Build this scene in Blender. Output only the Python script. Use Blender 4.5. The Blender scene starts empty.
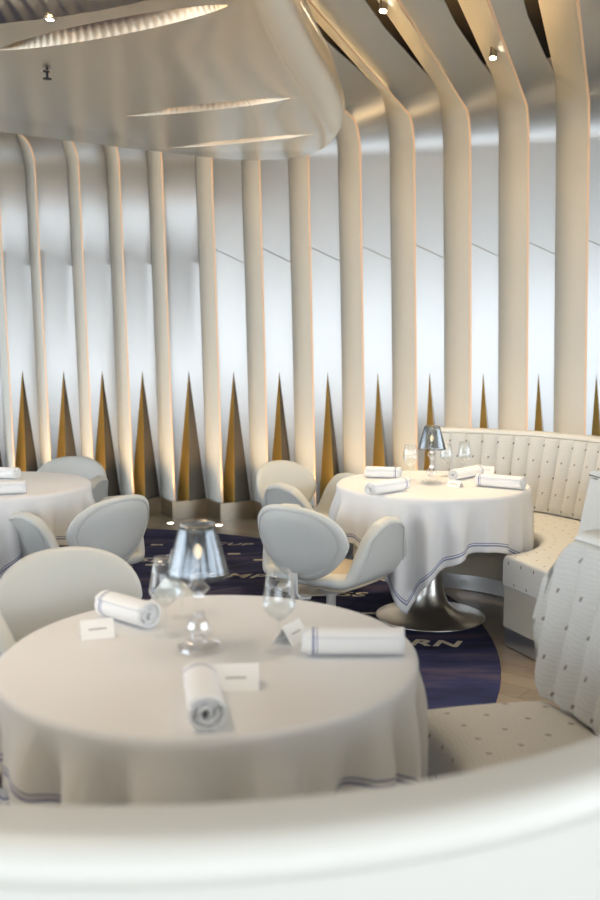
import bpy, bmesh, math, random
from mathutils import Vector, Matrix
from mathutils.bvhtree import BVHTree
random.seed(7)
PI = math.pi
R_ = math.radians
scn = bpy.context.scene
COL = scn.collection

# ------------------------------------------------------------------ camera
CAM_H, PITCH, F = 1.485, R_(6.4), 900.0
cd = bpy.data.cameras.new('camera')
cam = bpy.data.objects.new('camera', cd)
COL.objects.link(cam)
cam.location = (0, 0, CAM_H)
cam.rotation_euler = (PI / 2 - PITCH, 0, 0)
cd.sensor_fit = 'VERTICAL'
cd.sensor_height = 36.0
cd.lens = 36.0 * F / 900.0
cd.clip_start = 0.05
cd.dof.use_dof = True
cd.dof.focus_distance = 4.3
cd.dof.aperture_fstop = 2.2
scn.camera = cam


def bp(px, py, z):
    a = (px - 300) / F
    b = -(py - 450) / F
    dz = b * math.cos(PITCH) - math.sin(PITCH)
    dy = math.cos(PITCH) + b * math.sin(PITCH)
    t = (z - CAM_H) / dz
    return a * t, dy * t


def at_y(px, py, y):
    a = (px - 300) / F
    b = -(py - 450) / F
    dz = b * math.cos(PITCH) - math.sin(PITCH)
    dy = math.cos(PITCH) + b * math.sin(PITCH)
    t = y / dy
    return a * t, CAM_H + dz * t


# ------------------------------------------------------------------ materials
def nt(name):
    m = bpy.data.materials.new(name)
    m.use_nodes = True
    n = m.node_tree.nodes
    return m, n, m.node_tree.links, n['Principled BSDF']


def pbr(name, col, rough=0.5, metal=0.0, bump=0.0, bscale=200.0, spec=0.5, sheen=0.0, emit=None, estr=0.0, aniso=0.0,
        vary=0.0, vscale=3.0, coat=0.0):
    m, n, l, b = nt(name)
    b.inputs['Base Color'].default_value = (*col, 1)
    b.inputs['Roughness'].default_value = rough
    b.inputs['Metallic'].default_value = metal
    b.inputs['Specular IOR Level'].default_value = spec
    if sheen:
        b.inputs['Sheen Weight'].default_value = sheen
    if aniso:
        b.inputs['Anisotropic'].default_value = aniso
    if coat:
        b.inputs['Coat Weight'].default_value = coat
    if emit:
        b.inputs['Emission Color'].default_value = (*emit, 1)
        b.inputs['Emission Strength'].default_value = estr
    tc = n.new('ShaderNodeTexCoord')
    if bump:
        nz = n.new('ShaderNodeTexNoise')
        nz.inputs['Scale'].default_value = bscale
        nz.inputs['Detail'].default_value = 3
        l.new(tc.outputs['Object'], nz.inputs['Vector'])
        bm = n.new('ShaderNodeBump')
        bm.inputs['Strength'].default_value = bump
        bm.inputs['Distance'].default_value = 0.002
        l.new(nz.outputs['Fac'], bm.inputs['Height'])
        l.new(bm.outputs['Normal'], b.inputs['Normal'])
    if vary:
        nz = n.new('ShaderNodeTexNoise')
        nz.inputs['Scale'].default_value = vscale
        l.new(tc.outputs['Object'], nz.inputs['Vector'])
        mx = n.new('ShaderNodeMix')
        mx.data_type = 'RGBA'
        mx.inputs['A'].default_value = (*[c * (1 - vary) for c in col], 1)
        mx.inputs['B'].default_value = (*[min(1, c * (1 + vary)) for c in col], 1)
        l.new(nz.outputs['Fac'], mx.inputs['Factor'])
        l.new(mx.outputs['Result'], b.inputs['Base Color'])
    return m


def brushed(name, col, rough, sx, sy, sz, amount=0.12, bump=0.02, aniso=0.0, metal=1.0):
    m, n, l, b = nt(name)
    b.inputs['Metallic'].default_value = metal
    tc = n.new('ShaderNodeTexCoord')
    mp = n.new('ShaderNodeMapping')
    mp.inputs['Scale'].default_value = (sx, sy, sz)
    nz = n.new('ShaderNodeTexNoise')
    nz.inputs['Scale'].default_value = 1
    nz.inputs['Detail'].default_value = 4
    l.new(tc.outputs['Object'], mp.inputs['Vector'])
    l.new(mp.outputs['Vector'], nz.inputs['Vector'])
    mr = n.new('ShaderNodeMapRange')
    mr.inputs['To Min'].default_value = rough - amount
    mr.inputs['To Max'].default_value = rough + amount
    l.new(nz.outputs['Fac'], mr.inputs['Value'])
    l.new(mr.outputs['Result'], b.inputs['Roughness'])
    b.inputs['Base Color'].default_value = (*col, 1)
    b.inputs['Anisotropic'].default_value = aniso
    bm = n.new('ShaderNodeBump')
    bm.inputs['Strength'].default_value = bump
    bm.inputs['Distance'].default_value = 0.001
    l.new(nz.outputs['Fac'], bm.inputs['Height'])
    l.new(bm.outputs['Normal'], b.inputs['Normal'])
    return m


def math_node(n, l, op, a, b=None):
    k = n.new('ShaderNodeMath')
    k.operation = op
    for i, v in enumerate((a, b)):
        if v is None:
            continue
        if isinstance(v, (int, float)):
            k.inputs[i].default_value = v
        else:
            l.new(v, k.inputs[i])
    return k.outputs[0]


def fabric_dots(name, base, dot, pitch=0.1):
    m, n, l, b = nt(name)
    b.inputs['Roughness'].default_value = 0.8
    b.inputs['Sheen Weight'].default_value = 0.15
    uv = n.new('ShaderNodeUVMap')
    sp = n.new('ShaderNodeSeparateXYZ')
    l.new(uv.outputs['UV'], sp.inputs[0])
    M = lambda op, a, c=None: math_node(n, l, op, a, c)
    v = M('DIVIDE', sp.outputs[1], pitch)
    row = M('FLOOR', v)
    off = M('MULTIPLY', M('MODULO', row, 2.0), 0.5)
    u = M('ADD', M('DIVIDE', sp.outputs[0], pitch), off)
    fu = M('SUBTRACT', M('FRACT', u), 0.5)
    fv = M('SUBTRACT', M('FRACT', v), 0.5)
    # a small leaf, tilted
    ru = M('ADD', M('MULTIPLY', fu, 0.88), M('MULTIPLY', fv, 0.48))
    rv = M('SUBTRACT', M('MULTIPLY', fv, 0.88), M('MULTIPLY', fu, 0.48))
    d = M('ADD', M('POWER', M('ABSOLUTE', M('DIVIDE', ru, 0.05)), 2.0), M('POWER', M('ABSOLUTE', M('DIVIDE', rv, 0.088)), 2.0))
    mask = M('LESS_THAN', d, 1.0)
    wv = n.new('ShaderNodeTexWave')
    wv.wave_type = 'RINGS'
    wv.inputs['Scale'].default_value = 22
    wv.inputs['Distortion'].default_value = 9
    wv.inputs['Detail Scale'].default_value = 0.6
    l.new(uv.outputs['UV'], wv.inputs['Vector'])
    c1 = n.new('ShaderNodeMix')
    c1.data_type = 'RGBA'
    c1.inputs['A'].default_value = (*[x * 0.93 for x in base], 1)
    c1.inputs['B'].default_value = (*base, 1)
    l.new(wv.outputs['Fac'], c1.inputs['Factor'])
    c2 = n.new('ShaderNodeMix')
    c2.data_type = 'RGBA'
    l.new(mask, c2.inputs['Factor'])
    l.new(c1.outputs['Result'], c2.inputs['A'])
    c2.inputs['B'].default_value = (*dot, 1)
    l.new(c2.outputs['Result'], b.inputs['Base Color'])
    bm = n.new('ShaderNodeBump')
    bm.inputs['Strength'].default_value = 0.2
    bm.inputs['Distance'].default_value = 0.0012
    l.new(wv.outputs['Fac'], bm.inputs['Height'])
    l.new(bm.outputs['Normal'], b.inputs['Normal'])
    return m


def striped_linen(name, base, stripe, lines, axis='EDGE', half=0.8, rough=0.85):
    """white linen with thin blue lines: EDGE = distance from the hem of a square cloth, V = along the roll"""
    m, n, l, b = nt(name)
    b.inputs['Roughness'].default_value = rough
    b.inputs['Sheen Weight'].default_value = 0.1
    uv = n.new('ShaderNodeUVMap')
    sp = n.new('ShaderNodeSeparateXYZ')
    l.new(uv.outputs['UV'], sp.inputs[0])
    M = lambda op, a, c=None: math_node(n, l, op, a, c)
    if axis == 'EDGE':
        d = M('SUBTRACT', half, M('MAXIMUM', M('ABSOLUTE', sp.outputs[0]), M('ABSOLUTE', sp.outputs[1])))
    else:
        d = sp.outputs[1]
    mask = None
    for c, w in lines:
        k = M('LESS_THAN', M('ABSOLUTE', M('SUBTRACT', d, c)), w)
        mask = k if mask is None else M('MAXIMUM', mask, k)
    mx = n.new('ShaderNodeMix')
    mx.data_type = 'RGBA'
    mx.inputs['A'].default_value = (*base, 1)
    mx.inputs['B'].default_value = (*stripe, 1)
    l.new(mask, mx.inputs['Factor'])
    l.new(mx.outputs['Result'], b.inputs['Base Color'])
    nz = n.new('ShaderNodeTexNoise')
    nz.inputs['Scale'].default_value = 9
    nz.inputs['Detail'].default_value = 4
    tc = n.new('ShaderNodeTexCoord')
    l.new(tc.outputs['Object'], nz.inputs['Vector'])
    bm = n.new('ShaderNodeBump')
    bm.inputs['Strength'].default_value = 0.12
    bm.inputs['Distance'].default_value = 0.006
    l.new(nz.outputs['Fac'], bm.inputs['Height'])
    l.new(bm.outputs['Normal'], b.inputs['Normal'])
    return m


def thin_glass(name, tint=(0.97, 0.985, 0.99), base=0.05, grazing=0.9, power=2.4, gloss_rough=0.02, gloss=(1, 1, 1)):
    m = bpy.data.materials.new(name)
    m.use_nodes = True
    n, l = m.node_tree.nodes, m.node_tree.links
    n.clear()
    out = n.new('ShaderNodeOutputMaterial')
    tr = n.new('ShaderNodeBsdfTransparent')
    tr.inputs[0].default_value = (*tint, 1)
    gl = n.new('ShaderNodeBsdfGlossy')
    gl.inputs['Color'].default_value = (*gloss, 1)
    gl.inputs['Roughness'].default_value = gloss_rough
    lw = n.new('ShaderNodeLayerWeight')
    lw.inputs['Blend'].default_value = 0.5
    pw = math_node(n, l, 'POWER', lw.outputs['Facing'], power)
    mr = n.new('ShaderNodeMapRange')
    mr.inputs['To Min'].default_value = base
    mr.inputs['To Max'].default_value = grazing
    l.new(pw, mr.inputs['Value'])
    mx = n.new('ShaderNodeMixShader')
    l.new(mr.outputs['Result'], mx.inputs[0])
    l.new(tr.outputs[0], mx.inputs[1])
    l.new(gl.outputs[0], mx.inputs[2])
    l.new(mx.outputs[0], out.inputs[0])
    return m


def crystal(name):
    m = bpy.data.materials.new(name)
    m.use_nodes = True
    n, l = m.node_tree.nodes, m.node_tree.links
    n.clear()
    out = n.new('ShaderNodeOutputMaterial')
    g = n.new('ShaderNodeBsdfGlass')
    g.inputs['IOR'].default_value = 1.5
    g.inputs['Roughness'].default_value = 0.0
    tr = n.new('ShaderNodeBsdfTransparent')
    tr.inputs[0].default_value = (0.93, 0.94, 0.95, 1)
    mx = n.new('ShaderNodeMixShader')
    mx.inputs[0].default_value = 0.5
    l.new(g.outputs[0], mx.inputs[1])
    l.new(tr.outputs[0], mx.inputs[2])
    l.new(mx.outputs[0], out.inputs[0])
    return m


def emission(name, col, s):
    m = bpy.data.materials.new(name)
    m.use_nodes = True
    n, l = m.node_tree.nodes, m.node_tree.links
    n.clear()
    out = n.new('ShaderNodeOutputMaterial')
    e = n.new('ShaderNodeEmission')
    e.inputs[0].default_value = (*col, 1)
    e.inputs[1].default_value = s
    l.new(e.outputs[0], out.inputs[0])
    return m


def wood_floor(name):
    m, n, l, b = nt(name)
    tc = n.new('ShaderNodeTexCoord')
    mp = n.new('ShaderNodeMapping')
    mp.inputs['Rotation'].default_value = (0, 0, R_(38))
    l.new(tc.outputs['Object'], mp.inputs['Vector'])
    br = n.new('ShaderNodeTexBrick')
    br.inputs['Scale'].default_value = 1
    br.inputs['Brick Width'].default_value = 0.62
    br.inputs['Row Height'].default_value = 0.125
    br.inputs['Mortar Size'].default_value = 0.0022
    br.inputs['Color1'].default_value = (0.185, 0.143, 0.096, 1)
    br.inputs['Color2'].default_value = (0.235, 0.185, 0.128, 1)
    br.inputs['Mortar'].default_value = (0.11, 0.08, 0.05, 1)
    l.new(mp.outputs['Vector'], br.inputs['Vector'])
    mp2 = n.new('ShaderNodeMapping')
    mp2.inputs['Rotation'].default_value = (0, 0, R_(38))
    mp2.inputs['Scale'].default_value = (3, 45, 1)
    l.new(tc.outputs['Object'], mp2.inputs['Vector'])
    nz = n.new('ShaderNodeTexNoise')
    nz.inputs['Scale'].default_value = 1
    nz.inputs['Detail'].default_value = 5
    l.new(mp2.outputs['Vector'], nz.inputs['Vector'])
    mx = n.new('ShaderNodeMix')
    mx.data_type = 'RGBA'
    mx.blend_type = 'MULTIPLY'
    mx.inputs['Factor'].default_value = 0.5
    l.new(br.outputs['Color'], mx.inputs['A'])
    l.new(nz.outputs['Color'], mx.inputs['B'])
    hs = n.new('ShaderNodeHueSaturation')
    hs.inputs['Saturation'].default_value = 0.9
    hs.inputs['Value'].default_value = 1.5
    l.new(mx.outputs['Result'], hs.inputs['Color'])
    l.new(hs.outputs['Color'], b.inputs['Base Color'])
    b.inputs['Roughness'].default_value = 0.32
    bm = n.new('ShaderNodeBump')
    bm.inputs['Strength'].default_value = 0.1
    bm.inputs['Distance'].default_value = 0.002
    l.new(br.outputs['Fac'], bm.inputs['Height'])
    l.new(bm.outputs['Normal'], b.inputs['Normal'])
    return m


def rug_mat(name):
    m, n, l, b = nt(name)
    tc = n.new('ShaderNodeTexCoord')
    mp = n.new('ShaderNodeMapping')
    mp.inputs['Scale'].default_value = (0.8, 3.2, 1)
    l.new(tc.outputs['Object'], mp.inputs['Vector'])
    nz = n.new('ShaderNodeTexNoise')
    nz.inputs['Scale'].default_value = 1.6
    nz.inputs['Detail'].default_value = 5
    nz.inputs['Roughness'].default_value = 0.6
    l.new(mp.outputs['Vector'], nz.inputs['Vector'])
    cr = n.new('ShaderNodeValToRGB')
    e = cr.color_ramp.elements
    e[0].position = 0.36
    e[0].color = (0.018, 0.020, 0.045, 1)
    e[1].position = 0.68
    e[1].color = (0.090, 0.070, 0.100, 1)
    e2 = e.new(0.5)
    e2.color = (0.030, 0.034, 0.092, 1)
    l.new(nz.outputs['Fac'], cr.inputs['Fac'])
    l.new(cr.outputs['Color'], b.inputs['Base Color'])
    b.inputs['Roughness'].default_value = 0.95
    b.inputs['Specular IOR Level'].default_value = 0.15
    fz = n.new('ShaderNodeTexNoise')
    fz.inputs['Scale'].default_value = 260
    l.new(tc.outputs['Object'], fz.inputs['Vector'])
    bm = n.new('ShaderNodeBump')
    bm.inputs['Strength'].default_value = 0.4
    bm.inputs['Distance'].default_value = 0.003
    l.new(fz.outputs['Fac'], bm.inputs['Height'])
    l.new(bm.outputs['Normal'], b.inputs['Normal'])
    return m


MT = dict(
    panel=brushed('brushed_aluminium', (0.57, 0.59, 0.605), 0.33, 160, 160, 1.2, 0.06, 0.03, 0.0, 0.82),
    fin=pbr('cream_lacquer', (0.72, 0.72, 0.66), 0.42, vary=0.03, vscale=1.0),
    fin_edge=pbr('warm_edge', (0.72, 0.52, 0.36), 0.5, emit=(1.0, 0.62, 0.34), estr=0.06),
    led=emission('warm_cove_light', (1.0, 0.62, 0.27), 13.0),
    gold=pbr('gold_metal', (0.95, 0.60, 0.17), 0.38, 0.9),
    mirror=pbr('dark_mirror', (0.22, 0.19, 0.16), 0.10, 1.0),
    plinth=brushed('plinth_metal', (0.42, 0.365, 0.29), 0.30, 3, 3, 60, 0.04, 0.003),
    backing=pbr('dark_backing', (0.012, 0.010, 0.008), 0.8),
    canopy=brushed('champagne_metal', (0.76, 0.715, 0.62), 0.25, 1.5, 40, 40, 0.02, 0.0),
    slot=brushed('slot_metal', (0.60, 0.53, 0.43), 0.30, 5, 90, 5, 0.06, 0.05),
    wall=pbr('plain_wall', (0.50, 0.46, 0.40), 0.7),
    ceil=pbr('plain_ceiling', (0.66, 0.59, 0.48), 0.6),
    frame=pbr('window_frame', (0.35, 0.35, 0.36), 0.4, 0.6),
    floor=wood_floor('parquet'),
    rug=rug_mat('navy_carpet'),
    rugtext=pbr('woven_letters', (0.52, 0.46, 0.36), 0.9),
    rugline=pbr('woven_lines', (0.085, 0.085, 0.105), 0.95),
    steel=brushed('pedestal_steel', (0.74, 0.71, 0.66), 0.30, 4, 4, 60, 0.04, 0.003),
    kick=brushed('kick_steel', (0.60, 0.61, 0.62), 0.32, 4, 4, 60, 0.03, 0.003),
    leather=pbr('grey_leather', (0.60, 0.605, 0.57), 0.42, bump=0.08, bscale=350),
    seatpad=pbr('tan_seat', (0.50, 0.42, 0.31), 0.6),
    piping=pbr('leather_piping', (0.50, 0.50, 0.47), 0.5),
    chairmetal=pbr('chair_metal', (0.62, 0.61, 0.58), 0.35, 0.3),
    chairdisc=pbr('chair_disc', (0.62, 0.58, 0.49), 0.28, 0.5),
    fabric=fabric_dots('dotted_fabric', (0.705, 0.70, 0.665), (0.25, 0.21, 0.18)),
    boothleather=pbr('cream_leather', (0.755, 0.745, 0.695), 0.38, bump=0.05, bscale=400),
    baseleather=pbr('base_leather', (0.50, 0.475, 0.405), 0.5),
    napkin=striped_linen('napkin_linen', (0.86, 0.86, 0.855), (0.13, 0.15, 0.32), [(0.022, 0.0022), (0.031, 0.001)], 'V'),
    card=pbr('card_stock', (0.93, 0.92, 0.89), 0.7),
    ink=pbr('ink', (0.25, 0.24, 0.22), 0.8),
    glass=thin_glass('wine_glass'),
    foot=thin_glass('glass_foot', (0.985, 0.99, 0.995), 0.03, 0.16, 3.0, 0.02),
    shade=thin_glass('silvered_glass', (0.82, 0.85, 0.87), 0.20, 0.8, 1.8, 0.08, (0.36, 0.38, 0.40)),
    crystal=thin_glass('cut_crystal', (0.985, 0.99, 0.995), 0.15, 0.85, 2.0, 0.01),
    crystal_foot=thin_glass('cut_crystal_foot', (0.995, 0.995, 1.0), 0.14, 0.40, 2.0, 0.01),
    bulb=emission('bulb_glow', (1.0, 0.75, 0.45), 0.8),
    lens=emission('lamp_lens', (1.0, 0.82, 0.58), 18.0),
    uplens=emission('uplight_lens', (1.0, 0.88, 0.66), 9.0),
    spot=pbr('spot_metal', (0.55, 0.5, 0.43), 0.25, 1.0),
    black=pbr('black_plastic', (0.02, 0.02, 0.02), 0.5),
    white=pbr('white_enamel', (0.78, 0.77, 0.74), 0.3),
)


# ------------------------------------------------------------------ builders
def link(o, parent=None):
    COL.objects.link(o)
    if parent is not None:
        o.parent = parent
    return o


def mesh(name, verts, faces, mat, parent=None, smooth=True, uv=None, fix=True):
    me = bpy.data.meshes.new(name)
    me.from_pydata([tuple(v) for v in verts], [], faces)
    if uv is not None:
        ul = me.uv_layers.new(name='UVMap')
        for lp in me.loops:
            ul.data[lp.index].uv = uv[lp.vertex_index]
    if fix:
        bm = bmesh.new()
        bm.from_mesh(me)
        bmesh.ops.recalc_face_normals(bm, faces=bm.faces)
        bm.to_mesh(me)
        bm.free()
    for p in me.polygons:
        p.use_smooth = smooth
    me.materials.append(mat)
    o = bpy.data.objects.new(name, me)
    return link(o, parent)


def tag(o, label, cat, group=None):
    o['label'] = label
    o['category'] = cat
    if group:
        o['group'] = group
    return o


def thing(name, label, cat, loc=(0, 0, 0), rz=0.0, group=None):
    o = bpy.data.objects.new(name, None)
    o.empty_display_size = 0.1
    o.location = loc
    o.rotation_euler = (0, 0, rz)
    COL.objects.link(o)
    return tag(o, label, cat, group)


def structure(o):
    o['kind'] = 'structure'
    return o


def copy_tree(o, loc, rz, label):
    r = o.copy()
    COL.objects.link(r)
    r.location = loc
    r.rotation_euler = (0, 0, rz)
    r['label'] = label
    for ch in list(o.children):
        c = ch.copy()
        COL.objects.link(c)
        c.parent = r
        for g in list(ch.children):
            d = g.copy()
            COL.objects.link(d)
            d.parent = c
    return r


def box(name, x0, x1, y0, y1, z0, z1, mat, parent=None, bev=0.0):
    bm = bmesh.new()
    bmesh.ops.create_cube(bm, size=1)
    for v in bm.verts:
        v.co = Vector(((x0 + x1) / 2 + v.co.x * (x1 - x0), (y0 + y1) / 2 + v.co.y * (y1 - y0), (z0 + z1) / 2 + v.co.z * (z1 - z0)))
    if bev:
        bmesh.ops.bevel(bm, geom=bm.edges[:], offset=bev, segments=2, affect='EDGES')
    me = bpy.data.meshes.new(name)
    bm.to_mesh(me)
    bm.free()
    me.materials.append(mat)
    return link(bpy.data.objects.new(name, me), parent)


def lathe_data(prof, segs=48):
    verts, faces = [], []
    for r, z in prof:
        for k in range(segs):
            a = 2 * PI * k / segs
            verts.append((r * math.cos(a), r * math.sin(a), z))
    for i in range(len(prof) - 1):
        for k in range(segs):
            a, b = i * segs + k, i * segs + (k + 1) % segs
            faces.append((a, b, b + segs, a + segs))
    return verts, faces


def weld(o, d=1e-5):
    bm = bmesh.new()
    bm.from_mesh(o.data)
    bmesh.ops.remove_doubles(bm, verts=bm.verts, dist=d)
    bmesh.ops.recalc_face_normals(bm, faces=bm.faces)
    bm.to_mesh(o.data)
    bm.free()
    return o


def lathe(name, prof, mat, parent=None, segs=48, smooth=True):
    v, f = lathe_data(prof, segs)
    return weld(mesh(name, v, f, mat, parent, smooth))


def sharp(o, ang=35):
    me = o.data
    for p in me.polygons:
        p.use_smooth = True
    me.set_sharp_from_angle(angle=R_(ang))
    return o


def tube(name, pts, rad, mat, parent=None, segs=12, cap=True):
    verts, faces = [], []
    n = len(pts)
    P = [Vector(p) for p in pts]
    for i, p in enumerate(P):
        t = (P[min(i + 1, n - 1)] - P[max(i - 1, 0)]).normalized()
        u = t.orthogonal().normalized() if i == 0 else (u - t * u.dot(t)).normalized()
        w = t.cross(u)
        r = rad[i] if isinstance(rad, (list, tuple)) else rad
        for k in range(segs):
            a = 2 * PI * k / segs
            verts.append(p + (u * math.cos(a) + w * math.sin(a)) * r)
    for i in range(n - 1):
        for k in range(segs):
            a, b = i * segs + k, i * segs + (k + 1) % segs
            faces.append((a, b, b + segs, a + segs))
    if cap:
        faces.append(tuple(range(segs)))
        faces.append(tuple(range((n - 1) * segs, n * segs)))
    return sharp(mesh(name, verts, faces, mat, parent), 50)


def subsurf(o, lv=2):
    md = o.modifiers.new('subdivision', 'SUBSURF')
    md.levels = lv
    md.render_levels = lv
    return o


def solid(o, t, off=-1):
    md = o.modifiers.new('thickness', 'SOLIDIFY')
    md.thickness = t
    md.offset = off
    return o


def smoothstep(a, b, x):
    t = max(0.0, min(1.0, (x - a) / (b - a)))
    return t * t * (3 - 2 * t)


# ------------------------------------------------------------------ room shell
XL, XR, YB, YF, ZC = -6.0, 5.4, -4.0, 9.4, 4.05
structure(box('floor', XL - 0.2, XR + 0.2, YB - 0.2, YF + 0.2, -0.12, 0.0, MT['floor']))
structure(box('ceiling', XL - 0.2, XR + 0.2, YB - 0.2, YF + 0.2, ZC, ZC + 0.15, MT['ceil']))


def wall_with_windows(name, axis, pos, a0, a1, wins, z0, z1, th=0.18, sign=1, nwin=1, dz=(0.9, 0.9)):
    """a wall along x (axis 'x', at y = pos) or along y (axis 'y', at x = pos) with openings wins = [(b0, b1)]"""
    bm = bmesh.new()

    def add(b0, b1, c0, c1):
        m = bmesh.ops.create_cube(bm, size=1)['verts']
        for v in m:
            u = (b0 + b1) / 2 + v.co.x * (b1 - b0)
            w = pos + sign * th / 2 + v.co.y * th
            z = (c0 + c1) / 2 + v.co.z * (c1 - c0)
            v.co = Vector((u, w, z)) if axis == 'x' else Vector((w, u, z))
    add(a0, a1, 0, z0)
    add(a0, a1, z1, ZC)
    cur = a0
    for b0, b1 in wins:
        if b0 - cur > 1e-4:
            add(cur, b0, z0, z1)
        cur = b1
    if a1 - cur > 1e-4:
        add(cur, a1, z0, z1)
    me = bpy.data.meshes.new(name)
    bm.to_mesh(me)
    bm.free()
    me.materials.append(MT['wall'])
    structure(link(bpy.data.objects.new(name, me)))


WIN = []
rear_w = [(-5.4, -2.9), (-2.6, -0.1), (0.2, 2.7), (3.0, 5.2)]
right_w = [(-3.7, -1.4), (-1.2, 1.1), (1.3, 3.6), (3.8, 5.6)]
left_w = [(-3.6, -1.4), (-1.1, 1.1), (1.4, 3.6), (3.9, 6.1), (6.3, 7.9)]
Z0, Z1 = 0.45, 3.0
wall_with_windows('wall_rear', 'x', YB, XL, XR, rear_w, Z0, Z1, sign=-1)
wall_with_windows('wall_right', 'y', XR, YB, YF, right_w, Z0, Z1, sign=1)
wall_with_windows('wall_left', 'y', XL, YB, YF, left_w, Z0, Z1, sign=-1)


def window(k, axis, pos, b0, b1, sign):
    bm = bmesh.new()
    w = 0.05

    def add(u0, u1, z0, z1):
        m = bmesh.ops.create_cube(bm, size=1)['verts']
        for v in m:
            u = (u0 + u1) / 2 + v.co.x * (u1 - u0)
            d = pos + sign * 0.09 + v.co.y * 0.06
            z = (z0 + z1) / 2 + v.co.z * (z1 - z0)
            v.co = Vector((u, d, z)) if axis == 'x' else Vector((d, u, z))
    add(b0, b0 + w, Z0, Z1)
    add(b1 - w, b1, Z0, Z1)
    add(b0 + w, b1 - w, Z0, Z0 + w)
    add(b0 + w, b1 - w, Z1 - w, Z1)
    mid = (b0 + b1) / 2
    add(mid - w / 2, mid + w / 2, Z0 + w, Z1 - w)
    me = bpy.data.meshes.new('window_%d' % k)
    bm.to_mesh(me)
    bm.free()
    me.materials.append(MT['frame'])
    structure(link(bpy.data.objects.new('window_%d' % k, me)))
    # daylight portal in the opening
    ld = bpy.data.lights.new('daylight_portal', 'AREA')
    ld.shape = 'RECTANGLE'
    ld.size = (b1 - b0)
    ld.size_y = Z1 - Z0
    ld.cycles.is_portal = True
    lo = bpy.data.objects.new('daylight_portal', ld)
    c = Vector(((b0 + b1) / 2, pos + sign * 0.16, (Z0 + Z1) / 2)) if axis == 'x' else Vector((pos + sign * 0.16, (b0 + b1) / 2, (Z0 + Z1) / 2))
    lo.location = c
    inward = Vector((0, -sign, 0)) if axis == 'x' else Vector((-sign, 0, 0))
    lo.rotation_euler = inward.to_track_quat('-Z', 'Z').to_euler()
    COL.objects.link(lo)


k = 1
for b in rear_w:
    window(k, 'x', YB, *b, -1)
    k += 1
for b in right_w:
    window(k, 'y', XR, *b, 1)
    k += 1
for b in left_w:
    window(k, 'y', XL, *b, -1)
    k += 1

# world: bright hazy sky over darker ground
wd = bpy.data.worlds.new('sky')
scn.world = wd
wd.use_nodes = True
wn, wl = wd.node_tree.nodes, wd.node_tree.links
bg = wn['Background']
tc = wn.new('ShaderNodeTexCoord')
sx = wn.new('ShaderNodeSeparateXYZ')
wl.new(tc.outputs['Generated'], sx.inputs[0])
cr = wn.new('ShaderNodeValToRGB')
mr = wn.new('ShaderNodeMapRange')
mr.inputs['From Min'].default_value = -0.5
mr.inputs['From Max'].default_value = 0.5
wl.new(sx.outputs[2], mr.inputs['Value'])
wl.new(mr.outputs['Result'], cr.inputs['Fac'])
els = cr.color_ramp.elements
els[0].position = 0.0
els[0].color = (0.34, 0.36, 0.37, 1)
els[1].position = 1.0
els[1].color = (0.66, 0.80, 0.97, 1)
e_ = els.new(0.44)
e_.color = (0.55, 0.58, 0.60, 1)
e_ = els.new(0.52)
e_.color = (0.90, 0.955, 1.0, 1)
wl.new(cr.outputs['Color'], bg.inputs['Color'])
bg.inputs['Strength'].default_value = 1.9

# ------------------------------------------------------------------ the fluted wall
NPX = [(-40, 8.02), (4, 8.0), (41, 7.97), (84, 7.93), (124, 7.9), (166, 7.85), (215, 7.76), (262, 7.67), (310, 7.57), (361, 7.46),
       (414, 7.34), (469, 7.21), (526, 7.07), (585, 6.92), (647, 6.76), (712, 6.60)]
N = []
for px, y in NPX:
    x, z = at_y(px, 300, y)
    N.append(Vector((x, y, 0)))
D = Vector((-0.33, -0.944, 0)).normalized()      # into the room, the way the ceiling ribs run
A_, B_ = 0.154, 0.27                              # a fin's run along the wall and its depth
LEAN = 0.022
ZB, RC, ROOM_RUN = 3.06, 0.22, 3.3
ordinals = ['first', 'second', 'third', 'fourth', 'fifth', 'sixth', 'seventh', 'eighth', 'ninth', 'tenth', 'eleventh', 'twelfth', 'thirteenth']


def lean(z):
    zz = min(z, 3.2)
    return Vector((-LEAN * (zz - 1.9), 0, 0))


def path(o, n_arc=8, z0=0.0, zs=(), run=None):
    """samples (advance into room s, height z, arc-param) for the profile offset by o to the outside"""
    out = []
    for z in (z0,) + tuple(zs) + (ZB,):
        out.append((-o, z))
    for i in range(1, n_arc + 1):
        a = PI / 2 * i / n_arc
        out.append((RC - (RC + o) * math.cos(a), ZB + (RC + o) * math.sin(a)))
    for q in (0.4, 1.2, 2.2, ROOM_RUN):
        out.append((RC + q, ZB + RC + o))
    return out


def at(base, s, z):
    return base + D * s + lean(z) + Vector((0, 0, z))


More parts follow.
